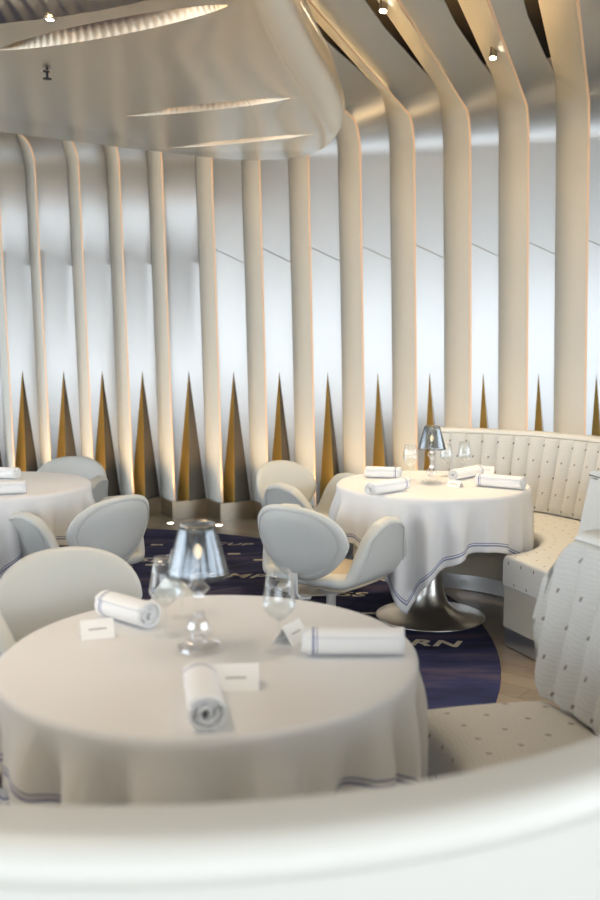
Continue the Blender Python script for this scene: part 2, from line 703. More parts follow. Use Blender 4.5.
def fin_mesh(i, parent):
    n = N[i]
    f = n + Vector((-A_, 0, 0)) + Vector((0, B_, 0))
    # far corner in terms of offset o behind the near edge and a shift along the wall
    off = -(f - n).dot(D)
    lat = (f - n) - (-D) * off
    th = 0.016
    T = Vector((D.y * -1, D.x, 0)).normalized()
    if T.x < 0:
        T = -T
    pn, pf = path(0.0, z0=0.15, zs=(1.2, 2.3)), path(off, z0=0.15, zs=(1.2, 2.3))
    verts, faces = [], []
    for (s0, z0), (s1, z1) in zip(pn, pf):
        a = at(n, s0, z0)
        c = at(n + lat, s1, z1)
        a2, c2 = a + T * th, c + T * th
        m1 = (a + c) / 2
        verts += [a, c, c2, a2]
    L = len(pn)
    for j in range(L - 1):
        for k in range(4):
            p, q = j * 4 + k, j * 4 + (k + 1) % 4
            faces.append((p, q, q + 4, p + 4))
    faces += [(0, 1, 2, 3), tuple((L - 1) * 4 + k for k in range(4))]
    o = mesh('blade', verts, faces, MT['fin'], parent, True)
    sharp(o, 40)
    # thin lit edge along the near side
    verts, faces = [], []
    for (s0, z0) in pn:
        a = at(n, s0 + 0.001, z0) + T * 0.001
        verts += [a, a + T * 0.018, a + T * 0.018 + D * 0.0 + (Vector((0, 0, 0))), a]
    e_v, e_f = [], []
    for j, (s0, z0) in enumerate(pn):
        # outward normal of the near edge
        if z0 <= ZB:
            nn = D
        elif j < L - 4:
            a = PI / 2 * (j - (L - 4 - 8) + 1) / 8
            nn = D * math.cos(a) + Vector((0, 0, -math.sin(a)))
        else:
            nn = Vector((0, 0, -1))
        a = at(n, s0, z0) + T * 0.003
        e_v += [a, a + nn * 0.003, a + T * 0.016 + nn * 0.003, a + T * 0.016]
    for j in range(L - 1):
        for k in range(4):
            p, q = j * 4 + k, j * 4 + (k + 1) % 4
            e_f.append((p, q, q + 4, p + 4))
    e_f += [(0, 1, 2, 3), tuple((L - 1) * 4 + k for k in range(4))]
    sharp(mesh('edge_strip', e_v, e_f, MT['fin_edge'], parent, True), 40)
    # cove light fixed to the back of the blade, washing the ceiling panel and the next fin
    cv = []
    fr = 0.5
    z = ZB + RC + off * fr
    for s in (RC + 0.25, RC + 2.9):
        b = at(n + lat * fr, s, z) + T * (th + 0.002)
        cv += [b, b + T * 0.01, b + T * 0.01 + Vector((0, 0, 0.014)), b + Vector((0, 0, 0.014))]
    cf = [(0, 1, 5, 4), (1, 2, 6, 5), (2, 3, 7, 6), (3, 0, 4, 7), (0, 1, 2, 3), (4, 5, 6, 7)]
    mesh('cove_strip', cv, cf, MT['led'], parent, False)


def panel_mesh(i, parent):
    n, n2 = N[i], N[i + 1]
    f = n2 + Vector((-A_, B_, 0))
    T = Vector((D.y * -1, D.x, 0)).normalized()
    if T.x < 0:
        T = -T
    l0 = n + Vector((-0.046, 0.13, 0))
    r0 = f - T * 0.002
    offl, offr = -(l0 - n).dot(D), -(r0 - n).dot(D)
    latl, latr = (l0 - n) + D * offl, (r0 - n) + D * offr
    zl, zr = 2.36, 2.22
    cols = 4
    pl, pr = path(offl, z0=0.14, zs=(1.3, zl, zl + 0.008)), path(offr, z0=0.14, zs=(1.3, zr, zr + 0.008))
    verts, faces = [], []
    L = len(pl)
    for j in range(L):
        (s0, z0), (s1, z1) = pl[j], pr[j]
        a = at(n + latl, s0, z0)
        rec = 0.0
        if j >= L - 4:
            rec = -T * (0.01 + 0.065 * min(1.0, (s1 - RC) / 1.2))
            # the ceiling panel's right side drops a little, opening a dark slot beside the fin
            c = at(n + latr, s1, z1) + rec
        else:
            c = at(n + latr, s1, z1)
        if z0 > zl + 0.004:
            a = a + D * 0.0035
            c = c + D * 0.0035
        for k in range(cols + 1):
            t = k / cols
            verts.append(a.lerp(c, t))
    W = cols + 1
    for j in range(L - 1):
        for k in range(cols):
            p = j * W + k
            faces.append((p, p + 1, p + 1 + W, p + W))
    # thickness to the back
    nv = len(verts)
    back = []
    for j in range(L):
        for k in range(W):
            back.append(verts[j * W + k] - D * 0.0 + (Vector((0, 0, 0.008)) if j >= L - 5 else -D * 0.008))
    verts += back
    for j in range(L - 1):
        for k in range(cols):
            p = nv + j * W + k
            faces.append((p, p + W, p + 1 + W, p + 1))
        for e in (0, cols):
            p = j * W + e
            faces.append((p, p + W, p + W + nv, p + nv))
    for j in (0, L - 1):
        for k in range(cols):
            p = j * W + k
            faces.append((p, p + 1, p + 1 + nv, p + nv))
    o = sharp(mesh('sheet', verts, faces, MT['panel'], parent, True), 25)
    # spike: a two-sided ridge standing out from the foot of the sheet
    Lp = at(n + latl, pl[0][0], 0.15)
    Rp = at(n + latr, pr[0][0], 0.15)
    u = (Rp - Lp).normalized()
    w = (Rp - Lp).length
    nrm = Vector((u.y, -u.x, 0))
    far_side = smoothstep(5.5, 9.5, i)
    wl, wr, h = 0.100 + 0.03 * far_side, 0.160 - 0.10 * far_side, 0.15
    c0 = w - wr - wl - 0.006
    pL = Lp + u * c0
    pM = Lp + u * (c0 + wl)
    pR = Lp + u * (c0 + wl + wr)
    rg = pM + nrm * h
    la = Lp + u * (w - 0.122)
    ap = Vector((la.x, la.y, 0.15)) + Vector((-LEAN * 1.14, 0, 1.145))
    mesh('gold_facet', [pL, rg, pM, ap + nrm * 0.002], [(0, 1, 3), (1, 2, 3), (2, 0, 3), (0, 2, 1)], MT['gold'], parent, False)
    mesh('mirror_facet', [pM, rg, pR, ap + nrm * 0.002], [(0, 1, 3), (1, 2, 3), (2, 0, 3), (0, 2, 1)], MT['mirror'], parent, False)


n_in = 0
for i in range(1, len(N) - 1):
    if 2 <= i <= 13:
        lab = '%s cream wall fin from the left, curving up into the ceiling' % ordinals[i - 2]
    elif i == 1:
        lab = 'cream wall fin cut by the left edge of the photo'
    else:
        lab = 'cream wall fin just past the right edge of the photo'
    t = thing('wall_fin', lab, 'wall fin', tuple(N[i]), 0, 'cream fins along the far wall')
    base_parent = t
    fin_mesh(i, t)
    for ch in t.children:
        ch.matrix_parent_inverse = Matrix.Translation(-N[i])
for i in range(0, len(N) - 2):
    if i == 0:
        lab = 'brushed metal wall panel left of the fin cut by the left photo edge'
    elif i == 1:
        lab = 'brushed metal wall panel at the left edge of the photo, with a gold spike'
    elif i == 13:
        lab = 'brushed metal wall panel at the right edge of the photo above the booth'
    else:
        lab = 'brushed metal wall panel with gold spike, right of the %s fin' % ordinals[i - 2]
    t = thing('wall_panel', lab, 'wall panel', tuple(N[i]), 0, 'brushed metal panels between the fins')
    panel_mesh(i, t)
    for ch in t.children:
        ch.matrix_parent_inverse = Matrix.Translation(-N[i])

# plinth, a zigzag skirting in one piece
zz = []
for i in range(len(N)):
    f = N[i] + Vector((-A_, B_, 0))
    zz += [f + Vector((0.012, -0.06, 0)), N[i] + D * 0.055 + Vector((0.012, 0, 0))]
verts, faces = [], []
for p in zz:
    q0, q1 = p + lean(0), p + lean(0.15)
    bk = -D * 0.30
    verts += [q0, q1 + Vector((0, 0, 0.15)), q1 + bk + Vector((0, 0, 0.15)), q0 + bk]
for j in range(len(zz) - 1):
    for k in range(4):
        a, b = j * 4 + k, j * 4 + (k + 1) % 4
        faces.append((a, b, b + 4, a + 4))
faces += [(0, 1, 2, 3), tuple(len(verts) - 4 + k for k in range(4))]
structure(mesh('baseboard_back', verts, faces, MT['plinth'], None, False))

# dark wall behind the fins and dark void above the ribs
wl_pts = [Vector((XL, 8.45, 0))] + [p + Vector((0, 0.52, 0)) for p in N] + [Vector((XR, 5.85, 0))]
verts, faces = [], []
for p in wl_pts:
    verts += [p, p + Vector((0, 0, ZC)), p + Vector((0, 0.12, ZC)), p + Vector((0, 0.12, 0))]
for j in range(len(wl_pts) - 1):
    for k in range(4):
        a, b = j * 4 + k, j * 4 + (k + 1) % 4
        faces.append((a, b, b + 4, a + 4))
structure(mesh('wall_back', verts, faces, MT['wall'], None, False))
verts = [N[0] + Vector((-1.5, 1, 0)), N[-1] + Vector((1.5, 1, 0)), N[-1] + Vector((1.5, 0, 0)) + D * 3.9, N[0] + Vector((-1.5, 0, 0)) + D * 3.9]
verts = [v + Vector((0, 0, z)) for z in (3.80, 3.84) for v in verts]
structure(mesh('ceiling_void', verts, [(0, 1, 2, 3), (4, 5, 6, 7), (0, 1, 5, 4), (1, 2, 6, 5), (2, 3, 7, 6), (3, 0, 4, 7)], MT['backing'], None, False))

# recessed floor uplights before the plinth
UPX = [(-0.03, 0)]
for i in range(1, 13):
    c = N[i].lerp(N[i + 1], 0.30) + D * 0.25
    nm = 'the %s fin' % ordinals[i - 2] if i > 1 else 'the fin cut by the left edge'
    t = thing('floor_uplight', 'small round floor light before the panel right of ' + nm, 'floor light',
              (c.x, c.y, 0.0), 0, 'floor lights along the wall')
    lathe('bezel', [(0.028, 0.001), (0.028, 0.005), (0.042, 0.005), (0.044, 0.001), (0.028, 0.001)], MT['spot'], t, 24)
    lathe('lens', [(0.0, 0.004), (0.0275, 0.003), (0.0275, 0.0008), (0.0, 0.0008)], MT['uplens'], t, 24)
    ld = bpy.data.lights.new('uplight_beam', 'SPOT')
    ld.energy = 9
    ld.color = (1.0, 0.66, 0.33)
    ld.spot_size = R_(75)
    ld.spot_blend = 0.9
    ld.shadow_soft_size = 0.03
    lo = bpy.data.objects.new('uplight_beam', ld)
    lo.location = (c.x, c.y, 0.02)
    aim = Vector((-D.x * 0.32, -D.y * 0.32, 1.0))
    lo.rotation_euler = aim.to_track_quat('-Z', 'Y').to_euler()
    COL.objects.link(lo)

# ------------------------------------------------------------------ ceiling canopy
ctrl = [bp(*q, 2.74) for q in [(-420, 60), (-240, 95), (-100, 116), (0, 130), (100, 143), (170, 151), (240, 158), (295, 156), (330, 149), (343, 137),
                               (344, 120), (335, 95), (321, 70), (309, 45), (299, 20), (292, 0), (287, -30), (290, -90), (310, -170)]]
ctrl += [(0.35, 1.7), (0.2, 1.15), (-0.6, 0.9), (-2.2, 0.9), (-3.6, 1.2), (-4.3, 2.2), (-4.2, 3.2)]


def catmull(P, per=6, closed=True):
    out = []
    n = len(P)
    for i in range(n):
        p0, p1, p2, p3 = [Vector(P[(i + k) % n]) for k in (-1, 0, 1, 2)]
        for j in range(per):
            t = j / per
            out.append(0.5 * ((2 * p1) + (-p0 + p2) * t + (2 * p0 - 5 * p1 + 4 * p2 - p3) * t * t + (-p0 + 3 * p1 - 3 * p2 + p3) * t ** 3))
    return out


outline = catmull(ctrl, 6)
no = len(outline)
area = sum(outline[i].x * outline[(i + 1) % no].y - outline[(i + 1) % no].x * outline[i].y for i in range(no))
norms = []
for i in range(no):
    d = (outline[(i + 1) % no] - outline[i - 1]).normalized()
    nn = Vector((d.y, -d.x))
    if area < 0:
        nn = -nn
    norms.append(nn)
cen = Vector((-1.6, 3.4))
SLOT = [((-0.02, 50.0), (228, 5), 0.15), ((127, 116), (291, 98), 0.12), ((170, 148), (313, 134), 0.10)]
slots = []
for (a, b_, wd_) in SLOT:
    pa, pb = Vector(bp(*a, 2.70)), Vector(bp(*b_, 2.70))
    slots.append((pa, pb, wd_))
slots.append((Vector(bp(-170, 22, 2.70)), Vector(bp(262, -48, 2.70)), 0.50))
cp = thing('ceiling_canopy', 'curved champagne metal ceiling canopy with eye-shaped slots, hanging at upper left', 'ceiling canopy', (cen.x, cen.y, 2.70))


def slot_ring(pa, pb, w, n=40, scale=1.0):
    c = (pa + pb) / 2
    d = (pb - pa) / 2
    q = Vector((-d.y, d.x)).normalized()
    ring = []
    for k in range(n):
        a = 2 * PI * k / n
        t = math.cos(a)
        s = math.sin(a)
        ww = w / 2 * (abs(s) ** 1.35) * (1 if s >= 0 else -1) * scale
        ring.append(c + d * t * (1 - (1 - scale) * 0.12) + q * ww)
    return ring


# skin: rounded rim loops, then a flat underside with the slot holes cut by triangulation
rim = [(0.30, 0.36), (0.12, 0.33), (0.03, 0.26), (0.0, 0.16), (0.015, 0.09), (0.05, 0.045), (0.085, 0.018), (0.13, 0.0)]
bm = bmesh.new()
loops = []
for ins, z in rim:
    loops.append([bm.verts.new((outline[i].x - norms[i].x * ins - cen.x, outline[i].y - norms[i].y * ins - cen.y, z)) for i in range(no)])
for a, b_ in zip(loops, loops[1:]):
    for i in range(no):
        bm.faces.new((a[i], a[(i + 1) % no], b_[(i + 1) % no], b_[i]))
bm.faces.new(loops[0])
edges = []
L = loops[-1]
for i in range(no):
    edges.append(bm.edges.get((L[i], L[(i + 1) % no])))
rings = []
for pa, pb, w in slots:
    rg = [bm.verts.new((p.x - cen.x, p.y - cen.y, 0.0)) for p in slot_ring(pa, pb, w)]
    rings.append(rg)
    for i in range(len(rg)):
        edges.append(bm.edges.new((rg[i], rg[(i + 1) % len(rg)])))
res = bmesh.ops.triangle_fill(bm, use_beauty=True, use_dissolve=False, edges=edges)
# take out any fill inside the slots
bm.faces.ensure_lookup_table()
ringsets = [set(r) for r in rings]
kill = [f for f in bm.faces if any(all(v in rs for v in f.verts) for rs in ringsets)]
bmesh.ops.delete(bm, geom=kill, context='FACES_ONLY')
bmesh.ops.recalc_face_normals(bm, faces=bm.faces)
me = bpy.data.meshes.new('canopy_skin')
bm.to_mesh(me)
bm.free()
me.materials.append(MT['canopy'])
o = link(bpy.data.objects.new('canopy_skin', me), cp)
sharp(o, 40)
for si, (pa, pb, w) in enumerate(slots):
    layers = [(1.0, 0.0), (0.93, 0.012), (0.80, 0.03), (0.55, 0.055), (0.25, 0.065)]
    v, f = [], []
    nring = 320
    for s, z in layers:
        for kk, p in enumerate(slot_ring(pa, pb, w, nring, s)):
            rib = 0.003 * math.sin(kk * PI * 0.5) if 0.3 < s < 0.95 else 0
            v.append((p.x - cen.x, p.y - cen.y, z + rib))
    for j in range(len(layers) - 1):
        for kk in range(nring):
            a, b_ = j * nring + kk, j * nring + (kk + 1) % nring
            f.append((a, b_, b_ + nring, a + nring))
    f.append(tuple((len(layers) - 1) * nring + kk for kk in range(nring)))
    mesh('slot_recess', v, f, MT['slot'], cp, True)
    if si == 3:
        continue
    # lit line hidden behind the near lip of the slot
    d = (pb - pa)
    q = Vector((-d.y, d.x)).normalized()
    pts = []
    for kk in range(13):
        t = 0.2 + 0.6 * kk / 12
        ww = w / 2 * 0.72 * (math.sin(PI * t) ** 1.2)
        sgn = -1
        p = pa.lerp(pb, t) + q * ww * sgn
        pts.append((p.x - cen.x, p.y - cen.y, 0.026))
    tube('slot_light', pts, 0.004, MT['lens'] if False else MT['led'], cp, 6)

sx_, sy_ = bp(47, 72, 2.70)
t = thing('sprinkler', 'small metal fire sprinkler head on the canopy underside below the widest slot', 'sprinkler', (sx_, sy_, 2.703))
lathe('collar', [(0.0, 0.0), (0.026, 0.0), (0.026, -0.004), (0.012, -0.008), (0.0, -0.008)], MT['spot'], t, 24)
tube('stem', [(0, 0, -0.006), (0, 0, -0.030)], 0.006, MT['black'], t, 10)
lathe('deflector', [(0.0, -0.030), (0.02, -0.031), (0.02, -0.033), (0.0, -0.034)], MT['black'], t, 16)
px_, py_ = bp(50, 19, 2.70)
t = thing('canopy_downlight', 'tiny glowing downlight in the canopy near its widest slot', 'downlight', (px_, py_, 2.70))
lathe('bezel', [(0.014, 0.0), (0.024, 0.0), (0.024, -0.004), (0.014, -0.004), (0.014, 0.0)], MT['spot'], t, 20)
lathe('lens', [(0.0, -0.003), (0.0135, -0.002), (0.0135, 0.0), (0.0, 0.0)], MT['lens'], t, 20)


# warm downlights set into the canopy and the ceiling above the tables
for (x, y, z, e) in [(-1.15, 2.15, 2.66, 17), (-0.75, 1.55, 2.66, 12), (0.55, 4.6, 3.2, 17), (1.2, 4.2, 3.3, 9), (-1.55, 4.6, 2.66, 18), (-0.55, 3.6, 2.66, 16), (0.9, 2.5, 3.3, 10)]:
    ld = bpy.data.lights.new('downlight_beam', 'SPOT')
    ld.energy = e
    ld.color = (1.0, 0.80, 0.58)
    ld.spot_size = R_(95)
    ld.spot_blend = 0.9
    ld.shadow_soft_size = 0.2
    lo = bpy.data.objects.new('downlight_beam', ld)
    lo.location = (x, y, z)
    COL.objects.link(lo)


# ceiling spotlights between the ribs
def spotlight(px, py, y, label):
    x, z = at_y(px, py, y)
    t = thing('ceiling_spotlight', label, 'spotlight', (x, y, z), 0, 'small spotlights between the ribs')
    ax = Vector((-0.12, -0.18, -1)).normalized()
    p0 = -ax * 0.0
    p1 = -ax * 0.15
    tube('barrel', [tuple(p1), tuple(p0)], 0.024, MT['spot'], t, 20)
    o = tube('lens', [tuple(ax * 0.0005), tuple(ax * 0.003)], 0.019, MT['lens'], t, 16)
    tube('arm', [tuple(p1 * 0.85), (p1.x * 0.85, p1.y * 0.85 + 0.02, 3.78 - z)], 0.006, MT['spot'], t, 8)
    ld = bpy.data.lights.new('spotlight_beam', 'SPOT')
    ld.energy = 36
    ld.color = (1.0, 0.78, 0.50)
    ld.spot_size = R_(70)
    ld.spot_blend = 0.8
    ld.shadow_soft_size = 0.03
    lo = bpy.data.objects.new('spotlight_beam', ld)
    lo.location = Vector((x, y, z)) + ax * 0.02
    lo.rotation_euler = ax.to_track_quat('-Z', 'Y').to_euler()
    COL.objects.link(lo)


spotlight(493, 58, 5.9, 'small lit cylinder spotlight hanging in the slot at upper right')
spotlight(383, 11, 5.3, 'small cylinder spotlight at the top of the photo, left of the lit one')
spotlight(470, -1, 5.3, 'small spotlight cut by the top edge of the photo, between two ribs')

# ------------------------------------------------------------------ rug
RC_ = (-1.82, 4.60)
RR = 2.81
rug = thing('rug', 'round navy carpet woven with star map lines and pale lettering', 'rug', (RC_[0], RC_[1], 0.0))
lathe('carpet', [(0.0, 0.0005), (RR, 0.0005), (RR, 0.003), (RR - 0.004, 0.0045), (0.0, 0.0045)], MT['rug'], rug, 128)
dg = bpy.context.evaluated_depsgraph_get


def lettering(txt, x, y, size, ang, shear=0.25, mat=None, parent=None, z=0.0047, name='lettering', ext=0.0006, sx=1.35, off=0.0):
    cu = bpy.data.curves.new('text_tmp', 'FONT')
    cu.body = txt
    cu.size = size
    cu.shear = shear
    cu.extrude = ext
    cu.align_x = 'CENTER'
    cu.space_character = 1.12
    cu.offset = off
    o = bpy.data.objects.new('text_tmp', cu)
    COL.objects.link(o)
    bpy.context.view_layer.update()
    me = bpy.data.meshes.new_from_object(o.evaluated_get(bpy.context.evaluated_depsgraph_get()))
    bpy.data.objects.remove(o)
    me.materials.clear()
    me.materials.append(mat)
    no_ = bpy.data.objects.new(name, me)
    COL.objects.link(no_)
    no_.parent = parent
    no_.scale = (sx, 1, 1)
    no_.location = (x, y, z)
    no_.rotation_euler = (0, 0, ang)
    return no_


for txt, px, py, sz, off in [('SERP', 165, 561, 0.15, 0.003), ('SCUP', 225, 544, 0.11, 0.001), ('TUMP', 223, 576, 0.14, 0.003),
                             ('ART', 379, 580, 0.10, 0.002), ('SS', 350, 595, 0.13, 0.002), ('ORN', 418, 644, 0.13, 0.004)]:
    x, y = bp(px, py, 0.011)
    lettering(txt, x - RC_[0], y - RC_[1], sz, R_(-7), mat=MT['rugtext'], parent=rug, off=off)
# constellation lines with short bright dashes for the stars
stars = [[(140, 548), (156, 545), (204, 529)], [(175, 558), (236, 554), (292, 549)], [(300, 557), (262, 560), (226, 566)],
         [(150, 562), (160, 565), (196, 571)], [(340, 613), (372, 611), (420, 622)], [(300, 603), (262, 583), (215, 590), (160, 600)]]
for ln in stars:
    P = [Vector((*bp(*q, 0.011), 0)) - Vector((RC_[0], RC_[1], 0)) for q in ln]
    tube('star_line', [(p.x, p.y, 0.003) for p in P], 0.0045, MT['rugline'], rug, 6)
for q in [(157, 544), (234, 553), (260, 559), (152, 564), (370, 612), (176, 554)]:
    x, y = bp(*q, 0.011)
    b_ = box('star_mark', -0.045, 0.045, -0.018, 0.018, 0.0, 0.0012, MT['rugtext'], rug)
    b_.location = (x - RC_[0], y - RC_[1], 0.0046)

# ------------------------------------------------------------------ tables and cloths
TZ = 0.75
T1, T2, T3 = Vector((0.727, 4.896)), Vector((-0.220, 2.139)), Vector((-1.68, 4.86))


def table(c, label, rad):
    t = thing('pedestal_table', label, 'table', (c.x, c.y, 0.0), 0, None)
    prof = [(0.0, 0.005), (0.300, 0.005), (0.303, 0.008), (0.296, 0.012), (0.22, 0.022), (0.15, 0.042), (0.10, 0.085), (0.074, 0.15),
            (0.060, 0.25), (0.056, 0.40), (0.058, 0.55), (0.075, 0.66), (0.12, 0.70), (0.0, 0.70)]
    lathe('pedestal', prof, MT['steel'], t, 64)
    lathe('tabletop', [(0.0, 0.70), (rad - 0.012, 0.70), (rad - 0.004, 0.712), (rad - 0.004, 0.735), (rad - 0.012, 0.744), (0.0, 0.744)], MT['white'], t, 72)
    return t


def cloth(c, rad, half, corner, label, mat, seat=None, shift=(0, 0), ph=0.0, amp=0.05):
    """square linen on a round top; seat = (a0, a1) where a bench stops the fall"""
    NT, rings_top, ND = 360, 14, 26
    verts, faces, uv = [], [], []
    rnd = random.Random(int(ph * 100) + 3)
    comps = [(n, rnd.uniform(0, 2 * PI), rnd.uniform(0.5, 1.0)) for n in (11, 15, 19, 24)]

    def edge(th):
        # distance from the table centre to the hem in direction th
        b = th - corner
        ca, sa = math.cos(b + PI / 4), math.sin(b + PI / 4)
        best = 1e9
        for (a, s, h) in ((ca, shift[0], half), (sa, shift[1], half)):
            if abs(a) > 1e-9:
                d = (h - s) / a if a > 0 else (-h - s) / a
                best = min(best, d)
        return best

    rows = [('c', 0)] + [('t', rad * 0.985 * k / rings_top) for k in range(1, rings_top + 1)] + [('d', k / ND) for k in range(0, ND + 1)]
    for kind, val in rows[1:]:
        for k in range(NT):
            th = 2 * PI * k / NT
            b = th - corner + PI / 4
            if kind == 't':
                rho = val
                r, z = val, TZ
            else:
                E = edge(th)
                rho = rad * 0.985 + (E - rad * 0.985) * val
                s = rho - rad * 0.985
                # round over the table edge, then fall
                rr = 0.012
                q = s / rr
                if q < PI / 2:
                    r = rad * 0.985 + rr * math.sin(q)
                    z = TZ - rr * (1 - math.cos(q))
                else:
                    fall = s - rr * PI / 2
                    g = smoothstep(0.0, 0.20, fall)
                    wave = sum(w * math.sin(n * th + p) for n, p, w in comps) / 1.9
                    # more slack towards the corners
                    wave = math.copysign(abs(wave) ** 0.75, wave)
                    slack = 0.75 + 0.8 * smoothstep(0.28, 0.6, E - rad)
                    r = rad * 0.985 + rr + 0.006 * g + amp * g * slack * wave + 0.004 * fall
                    z = TZ - rr - fall * (0.995 - 0.02 * g)
                    if seat:
                        dth = (th - seat[0]) % (2 * PI)
                        if dth < (seat[1] - seat[0]):
                            base_r = rad * 0.985
                            most = seat[2] - 0.010 - base_r
                            if r > base_r:
                                r = base_r + most * math.tanh((r - base_r) / most)
            verts.append((r * math.cos(th), r * math.sin(th), z))
            uv.append((rho * math.cos(b) + shift[0], rho * math.sin(b) + shift[1]))
    ci = len(verts)
    verts.append((0, 0, TZ))
    uv.append((shift[0], shift[1]))
    nr = len(rows) - 1
    for j in range(nr - 1):
        for k in range(NT):
            a, b_ = j * NT + k, j * NT + (k + 1) % NT
            faces.append((a, b_, b_ + NT, a + NT))
    for k in range(NT):
        faces.append((ci, k, (k + 1) % NT))
    o = mesh('tablecloth', verts, faces, mat, None, True, uv)
    o.location = (c.x, c.y, 0)
    solid(o, 0.0025, 1)
    tag(o, label, 'tablecloth', 'white tablecloths')
    return o


linen = lambda n, h: striped_linen(n, (0.80, 0.80, 0.80), (0.27, 0.29, 0.44), [(0.036, 0.0042), (0.048, 0.0026)], 'EDGE', h)
table(T1, 'round pedestal table with steel trumpet base in front of the far booth', 0.515)
table(T2, 'large round table in the foreground, hidden under its white cloth', 0.495)
table(T3, 'round table at the left edge of the photo, hidden under its cloth', 0.515)
cloth(T1, 0.52, 0.80, R_(-112), 'white cloth with blue hem lines on the table before the far booth', linen('cloth_a', 0.80), (R_(-70), R_(90), 0.562), ph=1.1)
cloth(T2, 0.50, 0.70, R_(-96), 'white cloth on the large round table in the foreground', linen('cloth_b', 0.70), (R_(-178), R_(60), 0.548), ph=2.3, amp=0.07)
cloth(T3, 0.52, 0.80, R_(8), 'white cloth on the table at the left edge of the photo', linen('cloth_c', 0.80), None, ph=3.9)


# ------------------------------------------------------------------ booths
def sweep(name, sect, angs, mat, parent, uv_r=1.05, shrink=None, close=True, uvflip=False):
    """sweep a closed (r, z) section around the booth centre; angs(t, r, z) -> angle for t in 0..1"""
    NS = 96
    ns = len(sect)
    arc = [0.0]
    for (r0, z0), (r1, z1) in zip(sect, sect[1:]):
        arc.append(arc[-1] + math.hypot(r1 - r0, z1 - z0))
    verts, uv, faces = [], [], []
    for j in range(NS + 1):
        t = j / NS
        for k, (r, z) in enumerate(sect):
            a = angs(t, r, z)
            rr, zz_ = r, z
            if shrink:
                rr, zz_ = shrink(t, r, z, k, a)
            verts.append((rr * math.cos(a), rr * math.sin(a), zz_))
            uv.append((a * uv_r, arc[k]))
    for j in range(NS):
        for k in range(ns if close else ns - 1):
            p, q = j * ns + k, j * ns + (k + 1) % ns
            faces.append((p, q, q + ns, p + ns))
    if close:
        faces.append(tuple(range(ns)))
        faces.append(tuple(range(NS * ns, (NS + 1) * ns)))
    o = mesh(name, verts, faces, mat, parent, True, uv)
    if close:
        ul = o.data.uv_layers[0].data
        for p in list(o.data.polygons)[-2:]:
            for li in p.loop_indices:
                v = o.data.vertices[o.data.loops[li].vertex_index].co
                ul[li].uv = (math.hypot(v.x, v.y) + 0.03, v.z + 0.02)
    return sharp(o, 50)


def rounded(pts, rads, seg=5):
    """round the corners of a closed polygon section"""
    out = []
    n = len(pts)
    for i in range(n):
        p0, p1, p2 = Vector(pts[i - 1]), Vector(pts[i]), Vector(pts[(i + 1) % n])
        r = rads[i]
        if r <= 0:
            out.append(tuple(p1))
            continue
        a = p1 + (p0 - p1).normalized() * r
        b = p1 + (p2 - p1).normalized() * r
        for k in range(seg + 1):
            t = k / seg
            out.append(tuple((1 - t) ** 2 * a + 2 * t * (1 - t) * p1 + t * t * b))
    return out


def dense(sect, step=0.03):
    out = []
    n = len(sect)
    for i in range(n):
        a, b = Vector(sect[i]), Vector(sect[(i + 1) % n])
        m = max(1, int((b - a).length / step))
        for k in range(m):
            out.append(tuple(a.lerp(b, k / m)))
    return out


